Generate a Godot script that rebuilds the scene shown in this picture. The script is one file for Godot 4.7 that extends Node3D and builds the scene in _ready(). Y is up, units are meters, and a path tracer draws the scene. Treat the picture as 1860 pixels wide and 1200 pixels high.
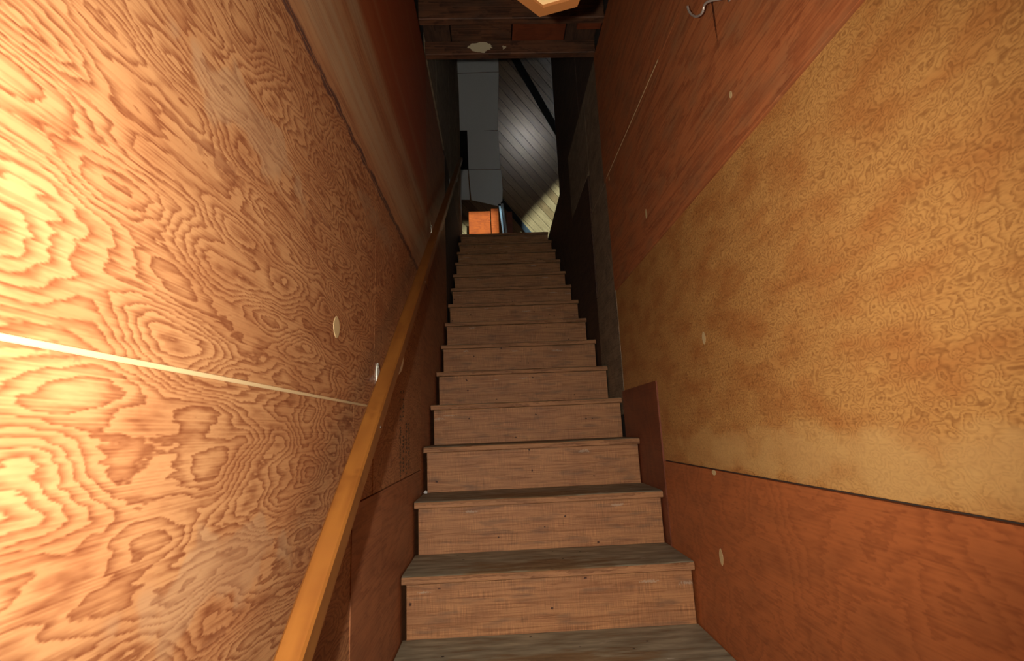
extends Node3D
# Steep wooden stair between plywood walls, lit by the photographer's flash, looking up into an attic.
# World: x right, y up, -z up the stair. Tread 0 lies at y = 0, its nosing at z = 0.

const RUN := 0.2621
const RISE := 0.1963
const HALF := 0.48        # half the length of a tread
const WALL := 0.488       # inner faces of the two stair walls
const CEIL := 2.745       # underside of the joists
const SLOPE := 0.749      # rise over run

var mats := {}
var used_names := {}

# ------------------------------------------------------------------ helpers

func numbered(called: String) -> String:
	if not used_names.has(called):
		used_names[called] = 0
		return called
	used_names[called] += 1
	return "%s_%03d" % [called, used_names[called]]

func thing(called: String, label: String, category: String, at := Vector3.ZERO, group := "") -> Node3D:
	var o := Node3D.new()
	o.name = numbered(called)
	add_child(o)
	o.position = at
	o.set_meta("label", label)
	o.set_meta("category", category)
	if group != "":
		o.set_meta("group", group)
	return o

func structure(called: String, label := "") -> Node3D:
	var o := Node3D.new()
	o.name = called
	add_child(o)
	o.set_meta("kind", "structure")
	if label != "":
		o.set_meta("label", label)
	return o

func part(called: String, mesh: Mesh, material: Material, parent: Node, xf := Transform3D.IDENTITY, label := "") -> MeshInstance3D:
	var o := MeshInstance3D.new()
	o.name = called
	o.mesh = mesh
	o.material_override = material
	o.cast_shadow = GeometryInstance3D.SHADOW_CASTING_SETTING_ON
	parent.add_child(o, true)
	o.transform = xf
	if label != "":
		o.set_meta("label", label)
	return o

func tri(st: SurfaceTool, a: Vector3, b: Vector3, c: Vector3, ua := Vector2.ZERO, ub := Vector2.ZERO, uc := Vector2.ZERO) -> void:
	# a, b, c counter-clockwise as seen from outside; Godot wants them clockwise
	st.set_uv(ua); st.add_vertex(a)
	st.set_uv(uc); st.add_vertex(c)
	st.set_uv(ub); st.add_vertex(b)

func quad(st: SurfaceTool, a: Vector3, b: Vector3, c: Vector3, d: Vector3, ua := Vector2.ZERO, ub := Vector2.ZERO, uc := Vector2.ZERO, ud := Vector2.ZERO) -> void:
	tri(st, a, b, c, ua, ub, uc)
	tri(st, a, c, d, ua, uc, ud)

func begin(smooth := false) -> SurfaceTool:
	var st := SurfaceTool.new()
	st.begin(Mesh.PRIMITIVE_TRIANGLES)
	st.set_smooth_group(0 if smooth else -1)
	return st

func finish(st: SurfaceTool) -> ArrayMesh:
	st.generate_normals()
	return st.commit()

# A sheet or board: convex polygon (counter-clockwise, local xy) extruded from z = 0 to z = thick, front edges chamfered.
# uv: u and v run over the rectangle `area` of local xy.
func board_mesh(poly: Array, thick: float, area: Rect2, bevel := 0.0015) -> ArrayMesh:
	var st := begin()
	var n := poly.size()
	var inner := []
	for i in n:
		var p: Vector2 = poly[i]
		var e0: Vector2 = (p - poly[(i + n - 1) % n]).normalized()
		var e1: Vector2 = (poly[(i + 1) % n] - p).normalized()
		var n0 := Vector2(-e0.y, e0.x)
		var n1 := Vector2(-e1.y, e1.x)
		var m := (n0 + n1) / maxf(1.0 + n0.dot(n1), 0.3)
		inner.append(p + m * bevel)
	var uvs := []
	for p in poly:
		uvs.append(Vector2((p.x - area.position.x) / area.size.x, 1.0 - (p.y - area.position.y) / area.size.y))
	for i in range(1, n - 1):
		tri(st, v3(inner[0], thick), v3(inner[i], thick), v3(inner[i + 1], thick), uvs[0], uvs[i], uvs[i + 1])
		tri(st, v3(poly[0], 0), v3(poly[i + 1], 0), v3(poly[i], 0), uvs[0], uvs[i + 1], uvs[i])
	for i in n:
		var j := (i + 1) % n
		quad(st, v3(poly[i], 0), v3(poly[j], 0), v3(poly[j], thick - bevel), v3(poly[i], thick - bevel), uvs[i], uvs[j], uvs[j], uvs[i])
		quad(st, v3(poly[i], thick - bevel), v3(poly[j], thick - bevel), v3(inner[j], thick), v3(inner[i], thick), uvs[i], uvs[j], uvs[j], uvs[i])
	return finish(st)

func v3(p: Vector2, z: float) -> Vector3:
	return Vector3(p.x, p.y, z)

func rect(x0: float, y0: float, x1: float, y1: float) -> Array:
	return [Vector2(x0, y0), Vector2(x1, y0), Vector2(x1, y1), Vector2(x0, y1)]

# A box with all twelve edges chamfered; u runs along its longest side, in metres.
func box_mesh(size: Vector3, c := 0.004) -> ArrayMesh:
	var st := begin()
	var h := size / 2.0
	c = minf(c, minf(h.x, minf(h.y, h.z)) * 0.5)
	var face := func(ax: int, s: int) -> Array:
		var bx := (ax + 1) % 3
		var cx := (ax + 2) % 3
		var out := []
		for k in [[-1, -1], [1, -1], [1, 1], [-1, 1]]:
			var p := Vector3.ZERO
			p[ax] = s * h[ax]
			p[bx] = k[0] * (h[bx] - c)
			p[cx] = k[1] * (h[cx] - c)
			out.append(p)
		if s < 0:
			out.reverse()
		return out
	var long := 0
	for a in 3:
		if size[a] > size[long]:
			long = a
	var uv := func(p: Vector3) -> Vector2:
		return Vector2(p[long], p[(long + 1) % 3] + p[(long + 2) % 3])
	for ax in 3:
		for s in [-1, 1]:
			var q: Array = face.call(ax, s)
			quad(st, q[0], q[1], q[2], q[3], uv.call(q[0]), uv.call(q[1]), uv.call(q[2]), uv.call(q[3]))
	# edges
	for ax in 3:
		var bx := (ax + 1) % 3
		var cx := (ax + 2) % 3
		for sb in [-1, 1]:
			for sc in [-1, 1]:
				var p := []
				for k in [[-1, 0], [1, 0], [1, 1], [-1, 1]]:
					var v := Vector3.ZERO
					v[ax] = k[0] * (h[ax] - c)
					v[bx] = sb * (h[bx] - (c if k[1] == 1 else 0.0))
					v[cx] = sc * (h[cx] - (0.0 if k[1] == 1 else c))
					p.append(v)
				if sb * sc < 0:
					p.reverse()
				quad(st, p[0], p[1], p[2], p[3], uv.call(p[0]), uv.call(p[1]), uv.call(p[2]), uv.call(p[3]))
	for sx in [-1, 1]:
		for sy in [-1, 1]:
			for sz in [-1, 1]:
				var a := Vector3(sx * h.x, sy * (h.y - c), sz * (h.z - c))
				var b := Vector3(sx * (h.x - c), sy * h.y, sz * (h.z - c))
				var d := Vector3(sx * (h.x - c), sy * (h.y - c), sz * h.z)
				if sx * sy * sz > 0:
					tri(st, a, b, d, uv.call(a), uv.call(b), uv.call(d))
				else:
					tri(st, a, d, b, uv.call(a), uv.call(d), uv.call(b))
	return finish(st)

func tube_mesh(points: Array, radius: float, sides := 10, end_radius := -1.0) -> ArrayMesh:
	var st := begin(true)
	var n := points.size()
	var rings := []
	var up := Vector3(0.13, 0.21, 0.97).normalized()
	for i in n:
		var t: Vector3 = (points[mini(i + 1, n - 1)] - points[maxi(i - 1, 0)]).normalized()
		var a := t.cross(up).normalized()
		var b := t.cross(a).normalized()
		var rr := radius
		if end_radius >= 0.0:
			rr = lerpf(radius, end_radius, float(i) / (n - 1))
		var ring := []
		for k in sides:
			var w := TAU * k / sides
			ring.append(points[i] + (a * cos(w) + b * sin(w)) * rr)
		rings.append(ring)
	for i in n - 1:
		for k in sides:
			var l := (k + 1) % sides
			quad(st, rings[i][k], rings[i + 1][k], rings[i + 1][l], rings[i][l])
	for k in sides:
		var l := (k + 1) % sides
		tri(st, points[0], rings[0][k], rings[0][l])
		tri(st, points[n - 1], rings[n - 1][l], rings[n - 1][k])
	return finish(st)

func smooth_path(points: Array, steps := 5) -> Array:
	var out := []
	for i in points.size() - 1:
		var p0: Vector3 = points[maxi(i - 1, 0)]
		var p1: Vector3 = points[i]
		var p2: Vector3 = points[i + 1]
		var p3: Vector3 = points[mini(i + 2, points.size() - 1)]
		for k in steps:
			out.append(p1.cubic_interpolate(p2, p0, p3, float(k) / steps))
	out.append(points[-1])
	return out

func left_frame(x: float) -> Transform3D:       # local x = -z, local y = y, facing +x
	return Transform3D(Basis(Vector3(0, 0, -1), Vector3(0, 1, 0), Vector3(1, 0, 0)), Vector3(x, 0, 0))

func right_frame(x: float) -> Transform3D:      # local x = z, local y = y, facing -x
	return Transform3D(Basis(Vector3(0, 0, 1), Vector3(0, 1, 0), Vector3(-1, 0, 0)), Vector3(x, 0, 0))

# ------------------------------------------------------------------ textures

func noise(seed_value: int, freq: float, octaves := 3) -> FastNoiseLite:
	var f := FastNoiseLite.new()
	f.seed = seed_value
	f.noise_type = FastNoiseLite.TYPE_SIMPLEX_SMOOTH
	f.frequency = freq
	f.fractal_type = FastNoiseLite.FRACTAL_FBM if octaves > 1 else FastNoiseLite.FRACTAL_NONE
	f.fractal_octaves = octaves
	return f

# A grey field of w x h bytes whose features are `sx` by `sy` pixels large.
func field(w: int, h: int, seed_value: int, sx: float, sy: float, octaves := 3) -> PackedByteArray:
	var m := maxf(minf(sx, sy), 1.0)
	var iw := maxi(int(ceil(w * m / sx)), 4)
	var ih := maxi(int(ceil(h * m / sy)), 4)
	var im := noise(seed_value, 1.0 / m, octaves).get_image(iw, ih)
	im.resize(w, h, Image.INTERPOLATE_CUBIC)
	im.convert(Image.FORMAT_L8)
	return im.get_data()

func texture_of(w: int, h: int, data: PackedByteArray) -> ImageTexture:
	var im := Image.create_from_data(w, h, false, Image.FORMAT_RGB8, data)
	im.generate_mipmaps()
	return ImageTexture.create_from_image(im)

# Rotary-cut veneer or sawn board. o: w, h pixels; mw, mh metres; seed; light, dark, tint colours; rings, ring size (rx, ry metres),
# contrast, streak, blotch, slope (rings per metre of height, for straight grain).
func veneer(o: Dictionary) -> PackedByteArray:
	var w: int = o.w
	var h: int = o.h
	var ppm: float = w / float(o.mw)
	var s: int = o.seed
	var rx: float = o.rx * ppm
	var ry: float = o.ry * ppm
	var big := noise(s, 1.0, 2)
	var warp := field(w, h, s + 1, 0.05 * ppm, 0.012 * ppm, 3)
	var streak := field(w, h, s + 2, 0.12 * ppm, maxf(0.0016 * ppm, 1.0), 3)
	var blotch := field(w, h, s + 3, 0.22 * ppm, 0.11 * ppm, 4)
	var fleck := field(w, h, s + 4, 0.006 * ppm, 0.002 * ppm, 2)
	var out := PackedByteArray()
	out.resize(w * h * 3)
	var l: Color = o.light
	var d: Color = o.dark
	var t: Color = o.tint
	var rings: float = o.rings
	var contrast: float = o.contrast
	var ks: float = o.streak / 255.0
	var kb: float = o.blotch / 255.0
	var kw: float = o.get("warp", 0.5) / 255.0
	var kf: float = o.get("fleck", 0.12) / 255.0
	var slope: float = o.get("slope", 0.0) / ppm
	var i := 0
	for y in h:
		for x in w:
			var f := rings * big.get_noise_2d(x / rx, y / ry) + slope * y + kw * warp[i]
			f -= floorf(f)
			var band := f * f
			if f > 0.9:
				band *= (1.0 - f) * 10.0
			var g := contrast * band + ks * (streak[i] - 128) + kf * (fleck[i] - 128)
			var b := clampf(kb * (blotch[i] - 96), 0.0, 1.0)
			var g1 := clampf(g, 0.0, 1.0)
			var j := i * 3
			out[j] = int(lerpf(lerpf(l.r, t.r, b), d.r, g1) * 255.0)
			out[j + 1] = int(lerpf(lerpf(l.g, t.g, b), d.g, g1) * 255.0)
			out[j + 2] = int(lerpf(lerpf(l.b, t.b, b), d.b, g1) * 255.0)
			i += 1
	return out

# An irregular spot of colour (a knot, a stain, a splash of paint) laid into texture data; centre and radii in pixels.
func spot(data: PackedByteArray, w: int, h: int, cx: float, cy: float, rx: float, ry: float, c: Color, strength: float, s := 1, ragged := 0.5) -> void:
	var f := noise(s, 0.5 / maxf(minf(rx, ry), 1.0), 3)
	for y in range(maxi(int(cy - ry * 1.5), 0), mini(int(cy + ry * 1.5) + 1, h)):
		for x in range(maxi(int(cx - rx * 1.5), 0), mini(int(cx + rx * 1.5) + 1, w)):
			var q := Vector2((x - cx) / rx, (y - cy) / ry).length() + ragged * f.get_noise_2d(x, y)
			var a := strength * (1.0 - smoothstep(0.7, 1.05, q))
			if a <= 0.0:
				continue
			var j := (y * w + x) * 3
			data[j] = int(lerpf(data[j], c.r * 255.0, a))
			data[j + 1] = int(lerpf(data[j + 1], c.g * 255.0, a))
			data[j + 2] = int(lerpf(data[j + 2], c.b * 255.0, a))

func wood_material(tex: Texture2D, rough := 0.6, specular := 0.5) -> StandardMaterial3D:
	var m := StandardMaterial3D.new()
	m.albedo_texture = tex
	m.roughness = rough
	m.metallic_specular = specular
	m.texture_filter = BaseMaterial3D.TEXTURE_FILTER_LINEAR_WITH_MIPMAPS_ANISOTROPIC
	return m

func plain_material(c: Color, rough := 0.7, metallic := 0.0) -> StandardMaterial3D:
	var m := StandardMaterial3D.new()
	m.albedo_color = c
	m.roughness = rough
	m.metallic = metallic
	return m

func rgb(r: int, g: int, b: int) -> Color:
	return Color(r / 255.0, g / 255.0, b / 255.0)

# ------------------------------------------------------------------ scene

func _ready() -> void:
	make_camera_and_light()
	make_materials()
	make_stair_walls()
	make_staircase()
	make_ceiling()
	make_attic()
	make_room_below()
	make_handrail()
	make_lantern()
	make_hook()
	make_details()

func make_camera_and_light() -> void:
	var cam := Camera3D.new()
	cam.name = "camera"
	add_child(cam)
	cam.keep_aspect = Camera3D.KEEP_HEIGHT
	cam.fov = rad_to_deg(2.0 * atan(600.0 / 916.0))
	cam.near = 0.02
	cam.far = 60.0
	var right := Vector3(0.9987, -0.0420, 0.0294)
	var up := Vector3(0.0355, 0.9804, 0.1938)
	var back := Vector3(-0.0370, -0.1925, 0.9806)
	cam.transform = Transform3D(Basis(right, up, back).orthonormalized(), Vector3(-0.155, 0.6482, 1.5011))
	cam.current = true

	var world := WorldEnvironment.new()
	world.name = "environment"
	var env := Environment.new()
	env.background_mode = Environment.BG_COLOR
	env.background_color = rgb(198, 212, 220)
	env.background_energy_multiplier = 3.5
	env.tonemap_mode = Environment.TONE_MAPPER_LINEAR
	env.tonemap_exposure = 1.0
	env.sdfgi_enabled = true
	env.ssao_enabled = true
	env.ssil_enabled = true
	world.environment = env
	add_child(world)

	# the flash on the camera, turned to the left of the lens with the camera upright
	var flash := SpotLight3D.new()
	flash.name = "camera_flash"
	add_child(flash)
	flash.transform = Transform3D(cam.basis, cam.position + right * -0.085 + up * 0.03)
	flash.light_color = rgb(255, 246, 232)
	flash.light_energy = 1.88
	flash.light_size = 0.01
	flash.spot_range = 20.0
	flash.spot_angle = 62.0
	flash.spot_angle_attenuation = 0.7
	flash.spot_attenuation = 2.0
	flash.shadow_enabled = true

	# low daylight that falls through the two added windows of the attic's front gable
	var sun := DirectionalLight3D.new()
	sun.name = "sun"
	add_child(sun)
	sun.look_at_from_position(Vector3.ZERO, Vector3(-0.12, -0.10, -0.985), Vector3.UP)
	sun.light_color = rgb(186, 232, 255)
	sun.light_energy = 8.0
	sun.light_angular_distance = 2.0
	sun.shadow_enabled = true

func make_materials() -> void:
	var data: PackedByteArray
	# left wall, streaked sheet above the dark seam: 2.25 m x 1.37 m
	var w := 800
	var h := 488
	data = veneer({w = w, h = h, mw = 2.25, mh = 1.37, seed = 11, light = rgb(190, 136, 90), dark = rgb(130, 70, 40), tint = rgb(166, 106, 66), rings = 1.5, rx = 2.2, ry = 0.16, contrast = 0.5, streak = 1.5, blotch = 1.2, warp = 0.35})
	var fs := field(w, h, 71, 700, 22, 3)
	var fr := field(w, h, 72, 900, 40, 2)
	for y in h:
		var up := 1.37 * (1.0 - y / float(h))     # metres above the seam
		# weathered grey veneer bands and the red-stained sheet above them
		var grey := 0.75 * maxf(bump(up, 0.15, 0.10), 0.9 * bump(up, 0.37, 0.05)) + 0.3 * bump(up, 0.60, 0.02)
		var red := smoothstep(0.40, 0.47, up)
		for x in w:
			var i := y * w + x
			var g: float = clampf(grey * (0.25 + 1.3 * fs[i] / 255.0), 0, 0.85)
			var r: float = clampf(red * (0.55 + 0.7 * fr[i] / 255.0), 0, 0.92)
			var j := i * 3
			data[j] = int(lerpf(lerpf(data[j], 166.0, r), 190.0, g))
			data[j + 1] = int(lerpf(lerpf(data[j + 1], 82.0, r), 164.0, g))
			data[j + 2] = int(lerpf(lerpf(data[j + 2], 40.0, r), 128.0, g))
	seam_stain(data, w, h, true, 6.0, rgb(82, 54, 48), 6)
	mats.left_top = wood_material(texture_of(w, h, data), 0.5)
	# left wall, boldly figured sheets
	data = veneer({w = 1280, h = 576, mw = 1.95, mh = 0.877, seed = 24, light = rgb(186, 134, 88), dark = rgb(100, 46, 22), tint = rgb(160, 104, 64), rings = 6.5, rx = 0.36, ry = 0.13, contrast = 0.8, streak = 0.6, blotch = 1.1, warp = 0.8})
	seam_stain(data, 1280, 576, false, 9.0, rgb(82, 54, 48), 5)
	for k in 16:
		spot(data, 1280, 576, 60 + (k * 331) % 1200, 40 + (k * 173) % 480, 16 + k % 5 * 6, 5 + k % 3 * 3, rgb(120, 70, 44), 0.4, 60 + k, 0.9)
	spot(data, 1280, 576, 740, 70, 150, 26, rgb(166, 132, 100), 0.45, 9, 0.8)
	spot(data, 1280, 576, 250, 190, 120, 34, rgb(170, 138, 106), 0.4, 12, 0.8)
	stamp(data, 1280, 576, 841.0)
	mats.left_near = wood_material(texture_of(1280, 576, data), 0.5)
	data = veneer({w = 640, h = 480, mw = 1.6, mh = 1.2, seed = 45, light = rgb(172, 112, 72), dark = rgb(116, 62, 36), tint = rgb(146, 94, 62), rings = 3.0, rx = 0.9, ry = 0.25, contrast = 0.5, streak = 0.9, blotch = 1.1})
	for k in 7:
		spot(data, 640, 480, 60 + 83 * k, 120 + (k * 137) % 300, 26, 5, rgb(112, 62, 36), 0.5, k + 3, 0.9)
	mats.left_low = wood_material(texture_of(640, 480, data), 0.5)
	# right wall
	data = veneer({w = 1280, h = 480, mw = 2.2, mh = 0.825, seed = 52, light = rgb(196, 144, 80), dark = rgb(112, 66, 30), tint = rgb(172, 108, 54), rings = 3.2, rx = 0.055, ry = 0.04, contrast = 0.62, streak = 0.3, blotch = 1.4, warp = 0.5, fleck = 0.35})
	# a ragged paler strip along the foot of the sheet
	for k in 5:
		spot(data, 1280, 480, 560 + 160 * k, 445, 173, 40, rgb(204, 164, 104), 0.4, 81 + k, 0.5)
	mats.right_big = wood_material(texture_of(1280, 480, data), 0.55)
	data = veneer({w = 720, h = 460, mw = 2.2, mh = 1.4, seed = 63, light = rgb(188, 114, 68), dark = rgb(122, 60, 34), tint = rgb(162, 112, 74), rings = 2.5, rx = 1.1, ry = 0.16, contrast = 0.5, streak = 0.8, blotch = 1.6})
	spot(data, 720, 460, 433, 300, 1.6, 60, rgb(58, 24, 12), 0.8, 4, 0.3)
	mats.right_top = wood_material(texture_of(720, 460, data), 0.5)
	data = veneer({w = 640, h = 360, mw = 1.6, mh = 0.9, seed = 77, light = rgb(176, 100, 54), dark = rgb(116, 58, 30), tint = rgb(156, 90, 50), rings = 3.0, rx = 0.3, ry = 0.3, contrast = 0.45, streak = 0.5, blotch = 1.2, warp = 0.9})
	mats.right_low = wood_material(texture_of(640, 360, data), 0.5)
	data = veneer({w = 320, h = 480, mw = 0.56, mh = 0.84, seed = 81, light = rgb(128, 66, 38), dark = rgb(86, 38, 20), tint = rgb(108, 56, 34), rings = 2.0, rx = 0.3, ry = 0.4, contrast = 0.5, streak = 0.5, blotch = 1.2})
	mats.red_ply = wood_material(texture_of(320, 480, data), 0.5)
	# grey weathered boards, dark boards
	data = veneer({w = 300, h = 480, mw = 0.9, mh = 1.44, seed = 92, light = rgb(152, 130, 102), dark = rgb(92, 76, 58), tint = rgb(122, 104, 82), rings = 2.0, rx = 0.3, ry = 0.3, contrast = 0.5, streak = 0.9, blotch = 1.5, fleck = 0.9})
	mats.grey_board = wood_material(texture_of(300, 480, data), 0.8)
	data = veneer({w = 300, h = 300, mw = 1.2, mh = 1.2, seed = 95, light = rgb(84, 58, 40), dark = rgb(46, 30, 20), tint = rgb(66, 46, 34), rings = 2.0, rx = 0.6, ry = 0.2, contrast = 0.6, streak = 1.2, blotch = 1.3})
	mats.dark_board = wood_material(texture_of(300, 300, data), 0.75)
	data = veneer({w = 400, h = 200, mw = 1.0, mh = 0.5, seed = 99, light = rgb(112, 72, 46), dark = rgb(54, 32, 20), tint = rgb(80, 60, 46), rings = 2.0, rx = 0.9, ry = 0.1, contrast = 0.7, streak = 1.6, blotch = 1.4})
	mats.joist = wood_material(texture_of(400, 200, data), 0.7)
	data = veneer({w = 420, h = 120, mw = 1.4, mh = 0.4, seed = 105, light = rgb(134, 84, 34), dark = rgb(100, 54, 20), tint = rgb(122, 74, 32), rings = 2.0, rx = 1.2, ry = 0.12, contrast = 0.5, streak = 1.0, blotch = 1.0, fleck = 0.05})
	mats.rail = wood_material(texture_of(420, 120, data), 0.38)
	data = veneer({w = 300, h = 90, mw = 1.0, mh = 0.3, seed = 111, light = rgb(124, 92, 58), dark = rgb(82, 56, 32), tint = rgb(108, 80, 50), rings = 2.0, rx = 0.8, ry = 0.05, contrast = 0.5, streak = 1.2, blotch = 1.0})
	mats.plank = wood_material(texture_of(300, 90, data), 0.22, 0.6)
	mats.plank_dark = mats.plank.duplicate()
	mats.plank_dark.albedo_color = rgb(214, 204, 196)
	data = veneer({w = 240, h = 120, mw = 0.6, mh = 0.3, seed = 117, light = rgb(134, 52, 10), dark = rgb(86, 28, 6), tint = rgb(108, 40, 8), rings = 2.0, rx = 0.6, ry = 0.06, contrast = 0.5, streak = 1.0, blotch = 1.0})
	mats.orange_board = wood_material(texture_of(240, 120, data), 0.8, 0.2)
	make_stair_textures()
	mats.backing = plain_material(rgb(58, 44, 34), 0.9)
	mats.plaster = plain_material(rgb(150, 142, 128), 0.9)
	mats.sheet = plain_material(rgb(224, 226, 222), 0.85)
	mats.putty = plain_material(rgb(206, 178, 132), 0.6)
	mats.patch = plain_material(rgb(204, 178, 130), 0.55)
	mats.paint = plain_material(rgb(206, 196, 160), 0.7)
	mats.steel = plain_material(rgb(208, 206, 200), 0.28, 1.0)
	mats.wire = plain_material(rgb(196, 184, 172), 0.32, 0.35)
	mats.white_metal = plain_material(rgb(232, 238, 226), 0.3, 0.1)
	mats.zinc = plain_material(rgb(204, 206, 204), 0.45, 0.1)
	mats.brass = plain_material(rgb(156, 100, 52), 0.55)
	mats.lamp_glass = plain_material(rgb(255, 222, 160), 0.45)
	mats.black = plain_material(rgb(22, 20, 18), 0.95)
	mats.glass = plain_material(Color(0.9, 0.95, 0.95, 0.12), 0.02)
	mats.glass.transparency = BaseMaterial3D.TRANSPARENCY_ALPHA

func bump(x: float, at: float, width: float) -> float:
	var q := (x - at) / width
	return exp(-q * q)

# the grading stamp printed upright on the left sheet under the rail: faded columns of marks too worn to read
func stamp(data: PackedByteArray, w: int, h: int, x_from: float) -> void:
	var rng := RandomNumberGenerator.new()
	rng.seed = 5
	var ppm := w / 1.95
	for column in 4:
		var x := int(x_from + (0.19 + 0.058 * column) * ppm)
		var y := h - (0.01 + 0.015 * (column % 2)) * ppm
		var top := h - (0.30 if column < 2 else 0.19) * ppm
		while y > top:
			var tall := rng.randf_range(4, 8)
			if rng.randf() < 0.85:
				for k in 4:
					var yy := int(y - rng.randf() * tall)
					var xx := x + rng.randi_range(-9, 5)
					for a in rng.randi_range(2, 4):
						for b in rng.randi_range(5, 14):
							var j := (clampi(yy + a, 0, h - 1) * w + clampi(xx + b, 0, w - 1)) * 3
							for c in 3:
								data[j + c] = int(lerpf(data[j + c], 26.0, 0.7))
			y -= tall + 3

# the ragged dark dirt along a joint: on the lowest rows (foot) or the highest
func seam_stain(data: PackedByteArray, w: int, h: int, foot: bool, reach: float, c: Color, s: int) -> void:
	var f := noise(s, 0.03, 4)
	for x in w:
		var tall := reach * (0.75 + 0.9 * f.get_noise_2d(x, 0.0))
		for k in int(maxf(tall, 0.0)) + 1:
			var y := (h - 1 - k) if foot else k
			var a := 0.85 * clampf((tall - k) / reach * 2.2 + 0.6 * f.get_noise_2d(x * 2.0, k * 7.0), 0.0, 1.0)
			var j := (y * w + x) * 3
			data[j] = int(lerpf(data[j], c.r * 255.0, a))
			data[j + 1] = int(lerpf(data[j + 1], c.g * 255.0, a))
			data[j + 2] = int(lerpf(data[j + 2], c.b * 255.0, a))

const SOIL := [92.0, 72.0, 60.0]
const RISER_ROWS := 8
const TREAD_ROWS := 4

func make_stair_textures() -> void:
	var w := 640
	var rng := RandomNumberGenerator.new()
	rng.seed = 77
	mats.risers = []
	for k in RISER_ROWS:
		var h := 114
		var d := veneer({w = w, h = h, mw = 0.95, mh = 0.17, seed = 200 + 7 * k, light = rgb(188, 134, 88), dark = rgb(132, 82, 48), tint = rgb(160, 112, 76), rings = 1.6, rx = 0.9, ry = 0.045, contrast = 0.55, streak = 1.3, blotch = 1.1, slope = 40.0, warp = 0.2, fleck = 0.3})
		# saw marks across the grain
		var saw := field(w, h, 300 + k, 2.4, 60, 2)
		var soil := field(w, h, 320 + k, 150, 30, 5)
		var worn := field(w, h, 340 + k, 90, 40, 3)
		for i in w * h:
			var x := i % w
			var y := i / w
			var m: float = 1.0 + 0.17 * (saw[i] - 128) / 128.0 * clampf(2.0 * worn[i] / 255.0 - 0.5, 0, 1)
			var scuff: float = clampf((soil[i] - 160) / 80.0, 0, 1) * 0.4
			var j := i * 3
			for c in 3:
				data_mix(d, j + c, m, scuff, SOIL[c])
		for q in rng.randi_range(4, 9):
			spot(d, w, h, rng.randf() * w, rng.randf() * h, rng.randf_range(2, 4.5), rng.randf_range(1.5, 3.5), rgb(58, 30, 20), 0.85, q + 10 * k, 0.5)
		for q in rng.randi_range(1, 3):
			spot(d, w, h, rng.randf() * w, rng.randf_range(6, 30), rng.randf_range(8, 26), rng.randf_range(2, 4), rgb(196, 184, 168), 0.5, q + 30 * k, 1.0)
		mats.risers.append(wood_material(texture_of(w, h, d), 0.65))
	mats.treads = []
	for k in TREAD_ROWS:
		var h := 212                     # 0.3175 m: 0.03 m of nose at the bottom, the rest the top of the board
		var d := veneer({w = w, h = h, mw = 0.96, mh = 0.3175, seed = 400 + 9 * k, light = rgb(184, 132, 88), dark = rgb(112, 70, 40), tint = rgb(150, 110, 76), rings = 1.6, rx = 0.8, ry = 0.09, contrast = 0.7, streak = 1.0, blotch = 0.9, slope = 18.0, warp = 0.5, fleck = 0.3})
		var dust := field(w, h, 420 + k, 120, 26, 4)
		var grain := field(w, h, 440 + k, 90, 1.6, 3)
		for i in w * h:
			var x := i % w
			var y := i / w
			var up := (h - y) / float(h) * 0.3175
			if up < 0.026:
				continue
			# grey paint and dirt, worn through to the grain where feet land in the middle of the front
			var foot := bump(x / float(w), 0.48, 0.26) * (1.0 - smoothstep(0.10, 0.20, up))
			var keep: float = clampf(1.15 - 1.25 * foot + 0.7 * (dust[i] - 128) / 128.0 + 0.5 * (grain[i] - 128) / 128.0, 0.2, 0.93)
			var v: float = 1.0 + 0.22 * (dust[i] - 128) / 128.0 + 0.14 * (grain[i] - 128) / 128.0
			var j := i * 3
			d[j] = int(clampf(lerpf(d[j] * 0.82, 142.0 * v, keep), 0, 255))
			d[j + 1] = int(clampf(lerpf(d[j + 1] * 0.9, 137.0 * v, keep), 0, 255))
			d[j + 2] = int(clampf(lerpf(d[j + 2] * 0.9, 116.0 * v, keep), 0, 255))
		for q in 5:
			spot(d, w, h, rng.randf() * w, rng.randf_range(20, 120), rng.randf_range(2, 4), rng.randf_range(1.5, 3), rgb(34, 28, 24), 0.9, q + 10 * k, 0.4)
		for q in 4:
			spot(d, w, h, w * 0.62 + rng.randf() * w * 0.3, rng.randf_range(60, 190), rng.randf_range(2, 8), rng.randf_range(1.2, 2.2), rgb(206, 200, 186), 0.8, q + 50 * k, 0.6)
		mats.treads.append(wood_material(texture_of(w, h, d), 0.7))

func data_mix(d: PackedByteArray, j: int, m: float, a: float, c: float) -> void:
	d[j] = int(clampf(lerpf(d[j] * m, c, a), 0, 255))

# A sheet on a stair wall: z0 < z1, y0 < y1, `out` metres proud of the wall face; uv over the sheet itself.
func sheet(wall: Node3D, side: int, z0: float, z1: float, y0: float, y1: float, out: float, m: Material, called := "plywood_panel", label := "", area := Rect2()) -> void:
	var poly: Array
	var xf: Transform3D
	if side < 0:
		poly = rect(-z1, y0, -z0, y1)
		xf = left_frame(-WALL - 0.012 + out)
	else:
		poly = rect(z0, y0, z1, y1)
		xf = right_frame(WALL + 0.012 - out)
	if area.size == Vector2.ZERO:
		area = Rect2(poly[0], poly[2] - poly[0])
	part(called, board_mesh(poly, 0.012, area, 0.0006), m, wall, xf, label)

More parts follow.
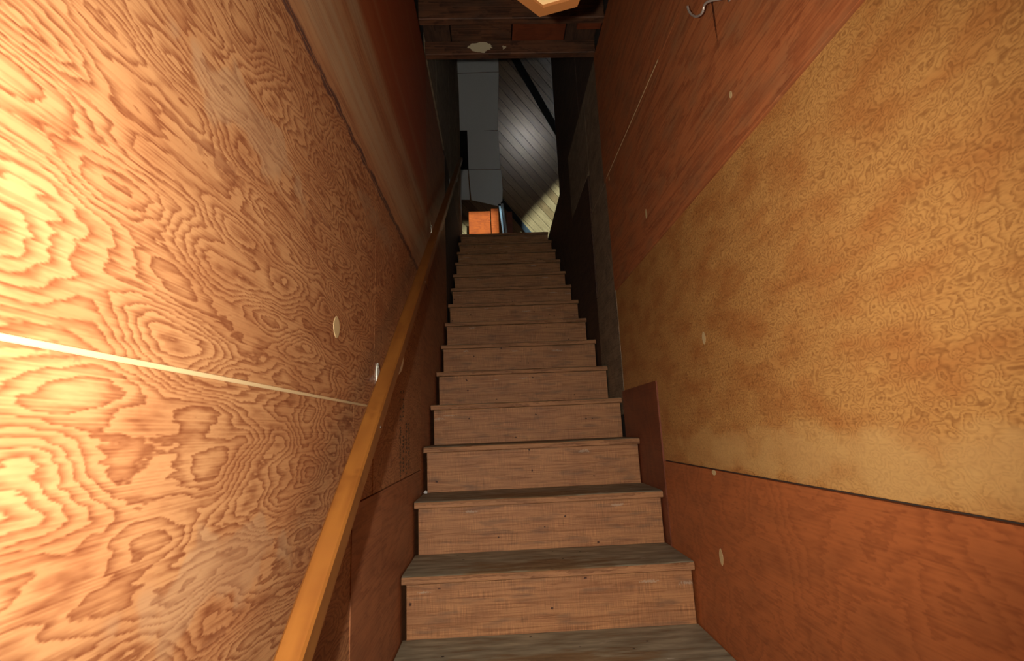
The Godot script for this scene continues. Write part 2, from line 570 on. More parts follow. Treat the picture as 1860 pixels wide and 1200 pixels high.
func make_stair_walls() -> void:
	var bottom := -5.0 * RISE
	# left wall
	var wl := structure("wall_left", "left stair wall of orange-brown plywood sheets")
	part("backing", box_mesh(Vector3(0.10, 2.99 - bottom, 7.4), 0.002), mats.backing, wl, Transform3D(Basis(), Vector3(-WALL - 0.013 - 0.05, (2.99 + bottom) / 2, -0.6)))
	part("backing", box_mesh(Vector3(0.10, 2.64, 3.65), 0.002), mats.backing, wl, Transform3D(Basis(), Vector3(-WALL - 0.013 - 0.05, 4.31, -2.475)))
	sheet(wl, -1, -1.05, 1.20, 1.378, CEIL, 0.0, mats.left_top, "plywood_panel", "streaked red and grey sheet above the dark seam")
	sheet(wl, -1, 1.203, 3.10, 1.378, CEIL + 0.2, 0.003, mats.left_top)
	var figured := Rect2(-1.2, 0.497, 1.95, 0.877)
	sheet(wl, -1, 0.1105, 1.20, 0.727, 1.3765, 0.002, mats.left_near, "plywood_panel", "boldly figured orange plywood sheet", figured)
	sheet(wl, -1, 1.203, 3.10, 0.727, 1.3765, 0.002, mats.left_near, "plywood_panel", "", figured)
	sheet(wl, -1, -0.75, 0.1100, 0.497, 1.3765, 0.002, mats.left_near, "plywood_panel", "figured plywood sheet with a worn black stamp", figured)
	sheet(wl, -1, 0.1105, 0.3, 0.497, 0.7215, 0.0005, mats.left_near, "plywood_panel", "", figured)
	sheet(wl, -1, 0.3005, 3.10, bottom, 0.7215, 0.0005, mats.left_near, "plywood_panel", "", Rect2(-1.2, -0.09, 1.95, 0.877))
	sheet(wl, -1, -0.75, 0.3, bottom, 0.494, 0.002, mats.left_low, "plywood_panel", "", Rect2(0, -0.7, 1.6, 1.2))
	sheet(wl, -1, -2.10, -0.753, bottom, 1.374, 0.001, mats.left_low, "plywood_panel", "", Rect2(0.75, 0.2, 1.6, 1.2))
	sheet(wl, -1, -4.22, -2.103, 1.2, CEIL + 0.06, 0.001, mats.dark_board, "plywood_panel", "", Rect2(0, 0, 1.2, 1.2))
	sheet(wl, -1, -2.10, -1.053, 1.378, CEIL, -0.001, mats.left_low, "plywood_panel", "", Rect2(0, 0, 1.6, 1.2))
	for k in 6:
		var z1 := -1.06 - 0.53 * k
		sheet(wl, -1, z1 - 0.525, z1, CEIL + 0.064, 5.6, 0.001 * (k % 2), mats.grey_board, "wall_board", "", Rect2(0.3 * k, 0, 0.9, 1.44))
	# right wall
	var wr := structure("wall_right", "right stair wall of mixed plywood sheets")
	part("backing", box_mesh(Vector3(0.10, 2.99 - bottom, 5.83), 0.002), mats.backing, wr, Transform3D(Basis(), Vector3(WALL + 0.013 + 0.05, (2.99 + bottom) / 2, 0.185)))
	part("backing", box_mesh(Vector3(0.10, 2.64, 2.08), 0.002), mats.backing, wr, Transform3D(Basis(), Vector3(WALL + 0.013 + 0.05, 4.31, -1.69)))
	part("backing", box_mesh(Vector3(0.10, 2.72 - bottom, 1.6), 0.002), mats.backing, wr, Transform3D(Basis(), Vector3(WALL + 0.013 + 0.05, (2.72 + bottom) / 2, -3.53)))
	sheet(wr, 1, -0.485, 3.0, bottom, 0.505, 0.004, mats.right_low, "plywood_panel", "red-brown sheet along the lowest steps", Rect2(-0.485, -0.395, 1.6, 0.9))
	sheet(wr, 1, -1.03, -0.489, 0.0, 0.815, 0.0065, mats.red_ply, "plywood_panel", "dark red upright offcut beside the steps")
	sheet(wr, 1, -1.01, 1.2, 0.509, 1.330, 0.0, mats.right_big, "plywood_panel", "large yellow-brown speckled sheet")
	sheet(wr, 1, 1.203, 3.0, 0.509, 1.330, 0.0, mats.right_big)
	sheet(wr, 1, -1.01, 1.2, 1.333, 1.950, 0.006, mats.right_top, "plywood_panel", "dark red-brown sheet", Rect2(-1.0, 1.333, 2.2, 1.4))
	sheet(wr, 1, 1.203, 3.0, 1.333, 1.950, 0.006, mats.right_top, "plywood_panel", "", Rect2(-1.0, 1.333, 2.2, 1.4))
	sheet(wr, 1, -1.05, 1.2, 1.954, CEIL, 0.005, mats.right_top, "plywood_panel", "", Rect2(-0.9, 1.0, 2.2, 1.4))
	sheet(wr, 1, 1.203, 3.0, 1.954, CEIL + 0.2, 0.005, mats.right_top)
	sheet(wr, 1, -1.48, -1.015, 0.7, 1.408, 0.002, mats.grey_board, "wall_board", "grey weathered upright board", Rect2(-1.5, 0, 0.9, 1.44))
	sheet(wr, 1, -1.44, -1.015, 1.412, 1.950, 0.002, mats.grey_board, "wall_board", "", Rect2(-1.2, 0.5, 0.9, 1.44))
	sheet(wr, 1, -1.42, -1.054, 1.954, CEIL, 0.002, mats.grey_board, "wall_board", "", Rect2(-1.1, 1.0, 0.9, 1.44))
	sheet(wr, 1, -2.72, -1.484, 0.9, 2.23, 0.001, mats.dark_board, "wall_board", "", Rect2(-1.2, 0.5, 1.2, 1.2))
	sheet(wr, 1, -2.15, -1.424, 2.234, CEIL, 0.002, mats.grey_board, "wall_board", "", Rect2(-1.1, 1.0, 0.9, 1.44))
	sheet(wr, 1, -2.72, -2.154, 2.234, CEIL, 0.001, mats.dark_board, "wall_board", "", Rect2(-1.1, 1.0, 1.2, 1.2))
	sheet(wr, 1, -4.3, -2.724, 1.6, CEIL - 0.03, 0.001, mats.dark_board, "wall_board", "", Rect2(-1.1, 1.0, 1.2, 1.2))
	for k in 3:
		var z1 := -1.06 - 0.555 * k
		sheet(wr, 1, z1 - 0.55, z1, CEIL + 0.004, 5.6, 0.001 * (k % 2), mats.dark_board, "wall_board", "", Rect2(0.3 * k, 0, 1.2, 1.2))

# A tread: its profile swept along x, the worn nose uneven. u along the tread, v from the foot of the nose over the top to the back.
func tread_mesh(s: int) -> ArrayMesh:
	var st := begin()
	var f := noise(s, 9.0, 3)
	var g := noise(s + 50, 2.5, 2)
	var depth := RUN + 0.024
	var t := 0.027
	var total := 0.3175
	var rows := []
	var steps := 40
	for i in steps + 1:
		var x := lerpf(-HALF, HALF, i / float(steps))
		var chip := maxf(f.get_noise_1d(x) - 0.25, 0.0) * 0.016
		var wear := (g.get_noise_1d(x) + 0.6) * 0.0016 + 0.0018 * bump(x, 0.0, 0.25)
		rows.append([Vector3(x, -t, -depth), Vector3(x, -t, -0.003 - chip), Vector3(x, -t + 0.003, 0), Vector3(x, -0.007, 0.0), Vector3(x, -0.002 - wear, -0.0025 - chip * 0.4), Vector3(x, -wear * 0.7, -0.009), Vector3(x, 0, -0.05), Vector3(x, 0, -depth)])
	var vs := [0.0, 0.0, 0.003, 0.021, 0.026, 0.031, 0.07, t + depth]
	for i in steps:
		for k in 7:
			var a: Vector3 = rows[i][k]
			var b: Vector3 = rows[i + 1][k]
			var c: Vector3 = rows[i + 1][k + 1]
			var d: Vector3 = rows[i][k + 1]
			var u0 := i / float(steps)
			var u1 := (i + 1) / float(steps)
			var v0: float = 1.0 - vs[k] / total
			var v1: float = 1.0 - vs[k + 1] / total
			quad(st, a, b, c, d, Vector2(u0, v0), Vector2(u1, v0), Vector2(u1, v1), Vector2(u0, v1))
	for e in [0, steps]:
		var p: Array = rows[e]
		for k in range(1, 7):
			if e == 0:
				tri(st, p[0], p[k], p[k + 1], Vector2(0, 0.99), Vector2(0.01, 0.99), Vector2(0, 0.95))
			else:
				tri(st, p[0], p[k + 1], p[k], Vector2(0, 0.99), Vector2(0.01, 0.99), Vector2(0, 0.95))
	return finish(st)

func make_staircase() -> void:
	var stair := thing("staircase", "straight wooden staircase with grey worn treads climbing to the attic", "stairs")
	var tread_meshes := []
	for k in 5:
		tread_meshes.append(tread_mesh(31 + k))
	var riser_poly := rect(-0.468, 0.0002, 0.476, RISE - 0.0275)
	var riser := board_mesh(riser_poly, 0.018, Rect2(riser_poly[0], riser_poly[2] - riser_poly[0]), 0.001)
	for n in range(-4, 14):
		var at := Vector3(0, RISE * n, -RUN * n)
		var tm: Material = mats.treads[[0, 1, 2, 3][posmod(n, 4)]]
		part("tread", tread_meshes[posmod(n * 2, 5)], tm, stair, Transform3D(Basis(), at))
		var rm: Material = mats.risers[posmod(n * 3 + 2, RISER_ROWS)]
		part("riser", riser, rm, stair, Transform3D(Basis(), at + Vector3(0, 0, -RUN - 0.022 - 0.018)))
	part("riser", riser, mats.risers[0], stair, Transform3D(Basis(), Vector3(0, -RISE * 5, RUN * 4 - 0.04)))
	part("tread", tread_meshes[1], mats.treads[3], stair, Transform3D(Basis(), Vector3(0, RISE * 14, -RUN * 14)), "landing nosing")
	# carriages under the steps
	for x in [-0.4, 0.0, 0.4]:
		var len := Vector2(RUN, RISE).length() * 18.0
		var mid := Vector3(x, RISE * 4.5 - 0.24, -RUN * 5.2)
		part("carriage", box_mesh(Vector3(0.04, 0.14, len)), mats.joist, stair, Transform3D(Basis(Vector3.RIGHT, atan(SLOPE)), mid))

func make_ceiling() -> void:
	var c := structure("ceiling", "dark joists and boards above the lower stair")
	# back-bottom edges at z = -1.05 and z = -0.80
	var j := part("joist", box_mesh(Vector3(2 * WALL - 0.004, 0.085, 0.045), 0.004), mats.joist, c, Transform3D(Basis(), Vector3(0, CEIL + 0.0425, -1.0275)), "brown joist with a flake of cream paint")
	var ragged := noise(14, 0.9, 3)
	var flake := []
	for k in 48:
		var w := TAU * k / 48
		var rr := 1.0 + 0.35 * ragged.get_noise_2d(cos(w) * 2.0, sin(w) * 2.0)
		flake.append(Vector2(cos(w) * 0.066, sin(w) * 0.031 - 0.004) * rr)
	part("paint_flake", blob_mesh(flake, 0.0012), mats.paint, j, Transform3D(Basis(), Vector3(-0.168, 0.004, 0.0225)), "flaking cream paint")
	var small := []
	for k in 9:
		small.append(Vector2.from_angle(TAU * k / 9) * (0.011 + 0.005 * sin(k * 2.3)))
	part("paint_flake", blob_mesh(small, 0.0012), mats.paint, j, Transform3D(Basis(), Vector3(-0.036, -0.004, 0.0225)))
	part("joist", box_mesh(Vector3(2 * WALL - 0.004, 0.19, 0.045), 0.004), mats.joist, c, Transform3D(Basis(), Vector3(0, CEIL + 0.095, -0.7775)))
	part("cleat", box_mesh(Vector3(0.13, 0.035, 0.05), 0.003), mats.red_ply, c, Transform3D(Basis(), Vector3(0.418, CEIL + 0.027, -0.826)))
	# short boards on the low joist, then the boards above the lower flight
	var xs := [-0.486, -0.335, 0.008, 0.31, 0.486]
	for k in 4:
		var wdt: float = xs[k + 1] - xs[k] - 0.006
		part("deck_board", box_mesh(Vector3(wdt, 0.02, 0.24), 0.002), [mats.dark_board, mats.joist, mats.red_ply, mats.dark_board][k], c, Transform3D(Basis(), Vector3((xs[k] + xs[k + 1]) / 2, CEIL + 0.096 + 0.004 * (k % 2), -0.93)))
	for k in 7:
		part("deck_board", box_mesh(Vector3(0.136, 0.02, 3.85), 0.002), mats.joist, c, Transform3D(Basis(), Vector3(-0.42 + 0.14 * k, CEIL + 0.2, 1.17)))
	part("deck_cover", box_mesh(Vector3(1.2, 0.05, 3.95), 0.002), mats.backing, c, Transform3D(Basis(), Vector3(0, CEIL + 0.24, 1.16)))
	for z in [-0.2, 0.4, 1.0, 1.6, 2.2, 2.8]:
		part("joist", box_mesh(Vector3(2 * WALL - 0.004, 0.14, 0.045), 0.004), mats.joist, c, Transform3D(Basis(), Vector3(0, CEIL + 0.12, z)))

func blob_mesh(outline: Array, thick: float) -> ArrayMesh:
	# any outline that its centre can see, counter-clockwise
	var st := begin()
	var c := Vector2.ZERO
	for p in outline:
		c += p
	c /= outline.size()
	for i in outline.size():
		var p: Vector2 = outline[i]
		var q: Vector2 = outline[(i + 1) % outline.size()]
		tri(st, v3(c, thick), v3(p, thick), v3(q, thick))
		tri(st, v3(c, 0), v3(q, 0), v3(p, 0))
		quad(st, v3(p, 0), v3(q, 0), v3(q, thick), v3(p, thick))
	return finish(st)

# ------------------------------------------------------------------ attic

const SLOPE_AT := Vector3(0, 3.0, -5.4)
const SLOPE_U := Vector3(0.99569, 0, 0.0927)
const SLOPE_S := Vector3(-0.04895, 0.8492, 0.5257)
const SLOPE_N := Vector3(-0.0787, -0.5280, 0.8456)

func slope_frame(off := 0.0) -> Transform3D:
	return Transform3D(Basis(SLOPE_U, SLOPE_S, SLOPE_N).orthonormalized(), SLOPE_AT + SLOPE_N * off)

func make_attic() -> void:
	# the sloping roof, boarded diagonally
	var roof := structure("ceiling_001", "sloping attic ceiling of diagonal varnished boards")
	part("backing", box_mesh(Vector3(4.4, 4.2, 0.12), 0.002), mats.backing, roof, slope_frame(-0.085) * Transform3D(Basis(), Vector3(0, 1.45, 0)))
	var field_poly := PackedVector2Array([Vector2(-1.6, -0.35), Vector2(1.75, -0.35), Vector2(1.75, 3.35), Vector2(-1.6, 3.35)])
	var dir := Vector2(0.64, -0.768).normalized()
	var nor := Vector2(-dir.y, dir.x)
	var width := 0.092
	var rng := RandomNumberGenerator.new()
	rng.seed = 8
	for k in range(-14, 46):
		var o := nor * (width * k)
		var strip := PackedVector2Array([o - dir * 6, o + dir * 6, o + dir * 6 + nor * (width - 0.0035), o - dir * 6 + nor * (width - 0.0035)])
		for clipped in Geometry2D.intersect_polygons(field_poly, strip):
			if Geometry2D.is_polygon_clockwise(clipped):
				clipped.reverse()
			if clipped.size() < 3:
				continue
			# turn so that the grain runs along the board
			var local := []
			for p in clipped:
				local.append(Vector2(p.dot(dir), p.dot(nor)))
			var xf := slope_frame(-0.02 + rng.randf() * 0.002) * Transform3D(Basis(Vector3(dir.x, dir.y, 0), Vector3(nor.x, nor.y, 0), Vector3(0, 0, 1)), Vector3.ZERO)
			part("roof_board", board_mesh(local, 0.02, Rect2(rng.randf() * 3.0, rng.randf(), 1.0, 0.3), 0.002), mats.plank_dark if rng.randf() < 0.4 else mats.plank, roof, xf)
	# pale wallboard sheets nailed over the boards
	var sheets := [
		[[Vector2(-0.62, 2.47), Vector2(0.150, 2.437), Vector2(0.163, 2.75), Vector2(-0.62, 2.78)], 0.050],
		[[Vector2(-0.62, 1.80), Vector2(0.083, 1.762), Vector2(0.150, 2.431), Vector2(-0.62, 2.464)], 0.046],
		[[Vector2(-0.343, 1.302), Vector2(0.083, 1.275), Vector2(0.085, 1.755), Vector2(-0.312, 1.79)], 0.058],
		[[Vector2(-0.342, 0.905), Vector2(0.069, 0.784), Vector2(0.093, 1.008), Vector2(0.091, 1.270), Vector2(-0.340, 1.297)], 0.075],
		[[Vector2(-0.66, 0.93), Vector2(-0.365, 0.908), Vector2(-0.352, 1.298), Vector2(-0.66, 1.32)], 0.070]]
	for s in sheets:
		part("wallboard_sheet", board_mesh(s[0], 0.012, Rect2(0, 0, 1, 1), 0.001), mats.sheet, roof, slope_frame(s[1] - 0.012))
	# battens that carry the sheets
	for b in [[-0.45, 1.0, 1.28, 0.058], [0.02, 0.9, 2.7, 0.034], [-0.28, 1.0, 2.7, 0.034]]:
		part("batten_and_gap_shade", box_mesh(Vector3(0.04, b[2] - b[1], b[3]), 0.002), mats.black, roof, slope_frame(b[3] / 2) * Transform3D(Basis(), Vector3(b[0], (b[1] + b[2]) / 2, 0)))
	part("batten_and_gap_shade", box_mesh(Vector3(0.33, 0.55, 0.02), 0.002), mats.black, roof, slope_frame(0.012) * Transform3D(Basis(), Vector3(-0.47, 1.55, 0)))  # black board added as painted shade for the dark gap beside the sheets
	# two dark braces
	brace(roof, Vector2(0.30, 2.68), Vector2(1.30, 0.90), 0.085)
	brace(roof, Vector2(0.02, 0.92), Vector2(0.86, -0.19), 0.062)
	# attic shell
	var fl := structure("floor_001")
	part("slab", box_mesh(Vector3(3.2, 0.2, 1.9), 0.002), mats.dark_board, fl, Transform3D(Basis(), Vector3(0, RISE * 14 - 0.105, -RUN * 14 - 0.29 - 0.95)))
	part("slab", box_mesh(Vector3(1.03, 0.2, 3.4), 0.002), mats.dark_board, fl, Transform3D(Basis(), Vector3(1.11, RISE * 14 - 0.105, -2.30)))
	part("slab", box_mesh(Vector3(1.03, 0.2, 3.4), 0.002), mats.dark_board, fl, Transform3D(Basis(), Vector3(-1.11, RISE * 14 - 0.105, -2.30)))
	var wb := structure("wall_back")
	part("knee_wall", box_mesh(Vector3(3.4, 0.9, 0.1), 0.002), mats.plaster, wb, Transform3D(Basis(), Vector3(0, 2.75 + 0.1, -5.62)))
	# front gable: two unseen windows added and shaped to throw the daylight patches
	var wf := structure("wall_front")
	var rake := [Vector2(0.62, 3.30), Vector2(1.50, 3.30), Vector2(1.50, 4.50), Vector2(0.62, 3.73)]
	var small := [Vector2(-0.05, 3.52), Vector2(0.49, 3.52), Vector2(0.49, 3.95), Vector2(-0.05, 3.95)]
	for p in [rect(-1.7, 2.85, -0.05, 5.75), rect(-0.05, 2.85, 0.49, 3.52), rect(-0.05, 3.95, 0.49, 5.75), rect(0.49, 2.85, 0.62, 5.75),
			rect(0.62, 2.85, 1.50, 3.30), [Vector2(0.62, 3.73), Vector2(1.50, 4.50), Vector2(1.50, 5.75), Vector2(0.62, 5.75)], rect(1.50, 2.85, 1.7, 5.75)]:
		part("wall_panel", board_mesh(p, 0.08, Rect2(0, 0, 1.2, 1.2), 0.0), mats.dark_board, wf, Transform3D(Basis(Vector3.UP, PI), Vector3.ZERO) * Transform3D(Basis(Vector3(-1, 0, 0), Vector3.UP, Vector3(0, 0, -1)), Vector3(0, 0, 0.65)))
	added_gable_window("added_window_1", rake)
	added_gable_window("added_window_2", small)
	var wa := structure("wall_attic_left")
	part("panel", box_mesh(Vector3(0.1, 3.4, 5.2), 0.002), mats.dark_board, wa, Transform3D(Basis(), Vector3(-1.65, 4.1, -3.1)))
	var tc := structure("ceiling_002")
	part("panel", box_mesh(Vector3(3.6, 0.1, 4.2), 0.002), mats.dark_board, tc, Transform3D(Basis(), Vector3(0, 5.66, -2.4)))
	var wr := structure("wall_attic_right")
	part("panel", box_mesh(Vector3(0.1, 3.4, 5.2), 0.002), mats.dark_board, wr, Transform3D(Basis(), Vector3(1.65, 4.1, -3.1)))
	# boards and pipes standing at the back of the landing
	var floor_y := RISE * 14 - 0.005
	upright(-0.285, 0.285, 3.50, -4.78, mats.orange_board, "wide orange-brown board standing behind the landing left of the pipes")
	upright(-0.082, 0.100, 3.53, -4.77, mats.orange_board, "narrow light orange board standing right beside the metal pipes")
	upright(0.113, 0.072, 3.49, -4.79, mats.red_ply, "short dark red board standing just right of the metal pipes")
	for k in 2:
		var x := -0.012 + 0.034 * k
		var pipe := tube_mesh([Vector3(x + 0.075, floor_y, -4.70), Vector3(x, 3.54 + 0.03 * k, -4.70)], 0.0145, 12)
		var o := thing("metal_pipe", ["silver metal pipe of the standing pair, left one, beside orange board", "silver metal pipe of the standing pair, right one, near dark brace"][k], "pipe", Vector3.ZERO, "metal pipes behind the landing")
		part("tube", pipe, mats.zinc, o)
		part("collar", tube_mesh([Vector3(x, 3.54 + 0.03 * k, -4.70), Vector3(x - 0.005, 3.565 + 0.03 * k, -4.70)], 0.018, 12), mats.black, o)

func added_gable_window(called: String, p: Array) -> void:
	var win := structure(called, "added gable window shaped for the attic daylight")
	part("pane", board_mesh(p, 0.004, Rect2(0, 0, 1, 1), 0.0), mats.glass, win, Transform3D(Basis(), Vector3(0, 0, -0.612)))
	for i in p.size():
		var a: Vector2 = p[i]
		var b: Vector2 = p[(i + 1) % p.size()]
		var d := (b - a).normalized()
		part("frame", box_mesh(Vector3((b - a).length(), 0.03, 0.04), 0.002), mats.sheet, win, Transform3D(Basis(Vector3(0, 0, 1), d.angle()), Vector3((a.x + b.x) / 2 - d.y * 0.015, (a.y + b.y) / 2 + d.x * 0.015, -0.61)))

func brace(roof: Node3D, a: Vector2, b: Vector2, width: float) -> void:
	var d := (b - a).normalized()
	var n := Vector2(-d.y, d.x)
	var mid := (a + b) / 2
	part("timber_brace", box_mesh(Vector3((b - a).length(), width, 0.06), 0.004), mats.black, roof, slope_frame(0.033) * Transform3D(Basis(Vector3(d.x, d.y, 0), Vector3(n.x, n.y, 0), Vector3(0, 0, 1)), Vector3(mid.x, mid.y, 0)), "dark diagonal timber")

func upright(x: float, width: float, top: float, z: float, m: Material, label: String) -> void:
	var foot := RISE * 14 - 0.005
	var o := thing("upright_board", label, "board", Vector3(x, foot, z), "loose boards behind the landing")
	var p := rect(-width / 2, 0, width / 2, top - foot)
	part("board", board_mesh(p, 0.02, Rect2(-0.3, 0, 0.6, 0.9), 0.003), m, o)

func make_room_below() -> void:
	var y := -5.0 * RISE
	var fl := structure("floor", "floor at the foot of the stair")
	part("slab", box_mesh(Vector3(1.3, 0.15, 8.0), 0.002), mats.dark_board, fl, Transform3D(Basis(), Vector3(0, y - 0.075, -0.8)))
	var wu := structure("wall_under_landing", "wall closing the space under the landing")
	part("panel", box_mesh(Vector3(1.2, 3.6, 0.06), 0.002), mats.backing, wu, Transform3D(Basis(), Vector3(0, y + 1.8, -4.25)))
	var wn := structure("wall_behind", "wall behind the foot of the stair")
	part("panel", box_mesh(Vector3(1.3, 4.4, 0.1), 0.002), mats.plaster, wn, Transform3D(Basis(), Vector3(0, y + 2.15, 3.1)))

# ------------------------------------------------------------------ things

func make_handrail() -> void:
	var rail := thing("handrail", "long varnished orange wooden handrail fixed along the left plywood wall", "handrail")
	var z0 := 1.75
	var z1 := -3.15
	var c := 0.994
	var length := Vector2(z0 - z1, (z0 - z1) * SLOPE).length()
	var mid := Vector3(-0.4205, c - SLOPE * (z0 + z1) / 2.0 - 0.024, (z0 + z1) / 2.0)
	part("rail", box_mesh(Vector3(0.0365, 0.038, length), 0.0035), mats.rail, rail, Transform3D(Basis(Vector3.RIGHT, atan(SLOPE)), mid))
	for z in [1.35, 0.075, -1.2, -2.5]:
		var ry: float = c - SLOPE * z - 0.048
		var b := Node3D.new()
		b.name = "bracket"
		rail.add_child(b, true)
		b.position = Vector3(-WALL + 0.0025, ry - 0.075, z)
		b.set_meta("label", "shiny steel rail bracket")
		var plate := []
		for k in 16:
			var w := TAU * k / 16
			plate.append(Vector2(cos(w) * 0.017, sin(w) * 0.034))
		part("plate", blob_mesh(plate, 0.003), mats.white_metal, b, Transform3D(Basis(Vector3(0, 0, -1), Vector3(0, 1, 0), Vector3(1, 0, 0)), Vector3.ZERO))
		part("arm", tube_mesh(smooth_path([Vector3(0.002, -0.01, 0), Vector3(0.03, -0.012, 0), Vector3(0.058, 0.005, 0), Vector3(0.067, 0.03, 0), Vector3(0.068, 0.074, 0)]), 0.006, 10), mats.white_metal, b)
		part("screw", tube_mesh([Vector3(0.003, 0.022, 0), Vector3(0.0055, 0.022, 0)], 0.0045, 10), mats.steel, b)
	for z in [0.41, -0.3]:
		part("screw", tube_mesh([Vector3(-0.4005, c - SLOPE * z - 0.022, z), Vector3(-0.399, c - SLOPE * z - 0.022, z)], 0.003, 8), mats.steel, rail)

func hex_ring(y0: float, r0: float, y1: float, r1: float, y2: float, r2: float, y3: float, r3: float) -> ArrayMesh:
	# a six-sided solid ring: corners (r0, y0) -> (r1, y1) -> (r2, y2) -> (r3, y3), counter-clockwise in the (radius, height) plane
	var st := begin()
	var prof := [Vector2(r0, y0), Vector2(r1, y1), Vector2(r2, y2), Vector2(r3, y3)]
	for k in 6:
		var a := TAU * k / 6
		var b := TAU * (k + 1) / 6
		for i in 4:
			var p: Vector2 = prof[i]
			var q: Vector2 = prof[(i + 1) % 4]
			quad(st, Vector3(p.x * cos(b), p.y, p.x * sin(b)), Vector3(p.x * cos(a), p.y, p.x * sin(a)), Vector3(q.x * cos(a), q.y, q.x * sin(a)), Vector3(q.x * cos(b), q.y, q.x * sin(b)))
	return finish(st)

func make_lantern() -> void:
	var at := Vector3(0.008, 1.66, 0.507)
	var lamp := thing("pendant_lantern", "six-sided amber pendant lantern hanging above the lower steps", "lamp", at)
	lamp.rotation.y = -atan2(-0.093, -0.019)
	part("rim", hex_ring(0.0, 0.066, 0.0, 0.0947, 0.014, 0.0947, 0.014, 0.066), mats.brass, lamp)
	var plate := []
	for k in 6:
		plate.append(Vector2.from_angle(TAU * k / 6) * 0.068)
	part("glass_bottom", blob_mesh(plate, 0.004), mats.lamp_glass, lamp, Transform3D(Basis(Vector3.RIGHT, PI / 2), Vector3(0, 0.0125, 0)), "cream glass")
	for k in 6:
		var a := TAU * k / 6
		var b := TAU * (k + 1) / 6
		var st := begin()
		var q := []
		for e in [[0.090, 0.014], [0.058, 0.175]]:
			for w in [a, b]:
				q.append(Vector3(e[0] * cos(w), e[1], e[0] * sin(w)))
		var inn := []
		for v in q:
			inn.append(Vector3(v.x * 0.95, v.y, v.z * 0.95))
		quad(st, q[1], q[0], q[2], q[3])
		quad(st, inn[0], inn[1], inn[3], inn[2])
		quad(st, q[0], q[1], inn[1], inn[0])
		quad(st, q[3], q[2], inn[2], inn[3])
		part("glass_side", finish(st), mats.lamp_glass, lamp)
		part("corner_bar", tube_mesh([Vector3(0.093 * cos(a), 0.012, 0.093 * sin(a)), Vector3(0.061 * cos(a), 0.177, 0.061 * sin(a))], 0.005, 8), mats.brass, lamp)
	part("cap", hex_ring(0.175, 0.0, 0.175, 0.067, 0.19, 0.067, 0.235, 0.0), mats.brass, lamp)
	part("cord", tube_mesh([Vector3(0, 0.225, 0), Vector3(0, CEIL + 0.18 - 1.66, 0)], 0.004, 8), mats.black, lamp)
	part("ceiling_cup", tube_mesh([Vector3(0, CEIL + 0.15 - 1.66, 0), Vector3(0, CEIL + 0.19 - 1.66, 0)], 0.03, 16, 0.05), mats.brass, lamp)

func make_hook() -> void:
	var o := thing("wall_hook", "bent steel wire hook on the upper right plywood wall", "hook")
	var x := 0.45
	var pts := [Vector3(x, 1.8465, 0.2453), Vector3(x, 1.8297, 0.2491), Vector3(x, 1.8037, 0.2628), Vector3(x, 1.7737, 0.2870), Vector3(x, 1.7546, 0.3131), Vector3(x, 1.7502, 0.3309), Vector3(x, 1.7570, 0.3404), Vector3(x, 1.7540, 0.3542), Vector3(x + 0.004, 1.7403, 0.3754), Vector3(x + 0.014, 1.7205, 0.4008), Vector3(x + 0.033, 1.715, 0.412), Vector3(WALL, 1.714, 0.413)]
	part("wire", tube_mesh(smooth_path(pts), 0.0034, 10), mats.wire, o)
	part("collar", tube_mesh([Vector3(WALL - 0.007, 1.714, 0.413), Vector3(WALL - 0.004, 1.714, 0.413)], 0.011, 14), mats.wire, o)

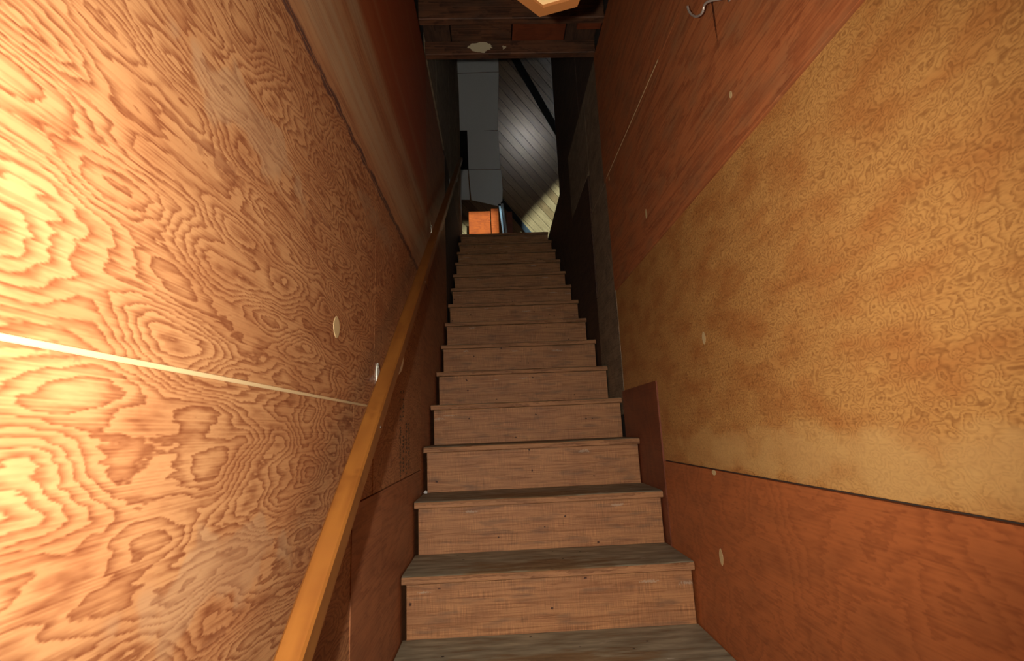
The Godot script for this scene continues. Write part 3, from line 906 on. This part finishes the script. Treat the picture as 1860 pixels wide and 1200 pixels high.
func make_details() -> void:
	# boat-shaped plugs in the plywood
	var wl: Node = get_node("wall_left")
	var wr: Node = get_node("wall_right")
	# side, z, y, half width, half height, tilt, proud of the wall face
	var plugs := [[-1, 0.447, 0.876, 0.020, 0.024, 0.0, 0.0025], [1, 0.0, 0.898, 0.012, 0.020, 0.0, 0.0], [1, -0.40, 1.484, 0.009, 0.021, 0.0, 0.006],
		[1, -0.047, 0.259, 0.013, 0.024, 0.0, 0.004], [1, -0.709, 0.70, 0.009, 0.024, 0.0, 0.001], [1, 0.353, 1.476, 0.007, 0.010, 0.0, 0.006], [1, -0.03, 0.498, 0.015, 0.008, 0.0, 0.004], [-1, -1.17, 1.80, 0.008, 0.012, 0.0, 0.002], [1, -0.93, 1.92, 0.010, 0.012, 0.4, 0.006]]
	for p in plugs:
		var outline := []
		for k in 18:
			var w := TAU * k / 18
			var taper := pow(absf(cos(w)), 1.4)
			outline.append(Vector2(p[3] * signf(cos(w)) * taper, p[4] * sin(w)))
		var xf: Transform3D
		if p[0] < 0:
			xf = left_frame(-WALL + p[6] - 0.0005)
			xf.origin += Vector3(0, p[2], p[1])
		else:
			xf = right_frame(WALL - p[6] + 0.0005)
			xf.origin += Vector3(0, p[2], p[1])
		part("plywood_plug", blob_mesh(outline, 0.0012), mats.patch, wl if p[0] < 0 else wr, xf)
	# split pale edges along the seams
	part("seam_filler", box_mesh(Vector3(0.003, 0.0055, 1.05), 0.001), mats.putty, wl, Transform3D(Basis(), Vector3(-WALL - 0.001, 0.7243, 0.66)), "pale filled seam")
	part("seam_filler", box_mesh(Vector3(0.003, 0.004, 0.88), 0.001), mats.putty, wr, Transform3D(Basis(), Vector3(WALL - 0.0058, 1.952, -0.54)), "pale filled seam")
	var crumb := thing("plaster_crumb", "white crumb of plaster in the left corner of a step", "crumb", Vector3(-0.473, 2 * RISE, -0.795))
	var st := begin()
	var top := Vector3(0.001, 0.013, 0.0)
	for k in 7:
		var a := TAU * k / 7
		var b := TAU * (k + 1) / 7
		var ra := 0.0085 + 0.002 * sin(k * 2.7)
		var rb := 0.0085 + 0.002 * sin(((k + 1) % 7) * 2.7)
		var pa := Vector3(cos(a) * ra, 0.006, sin(a) * ra)
		var pb := Vector3(cos(b) * rb, 0.006, sin(b) * rb)
		tri(st, top, pb, pa)
		quad(st, pa, pb, Vector3(pb.x * 0.8, 0, pb.z * 0.8), Vector3(pa.x * 0.8, 0, pa.z * 0.8))
	part("lump", finish(st), mats.sheet, crumb)
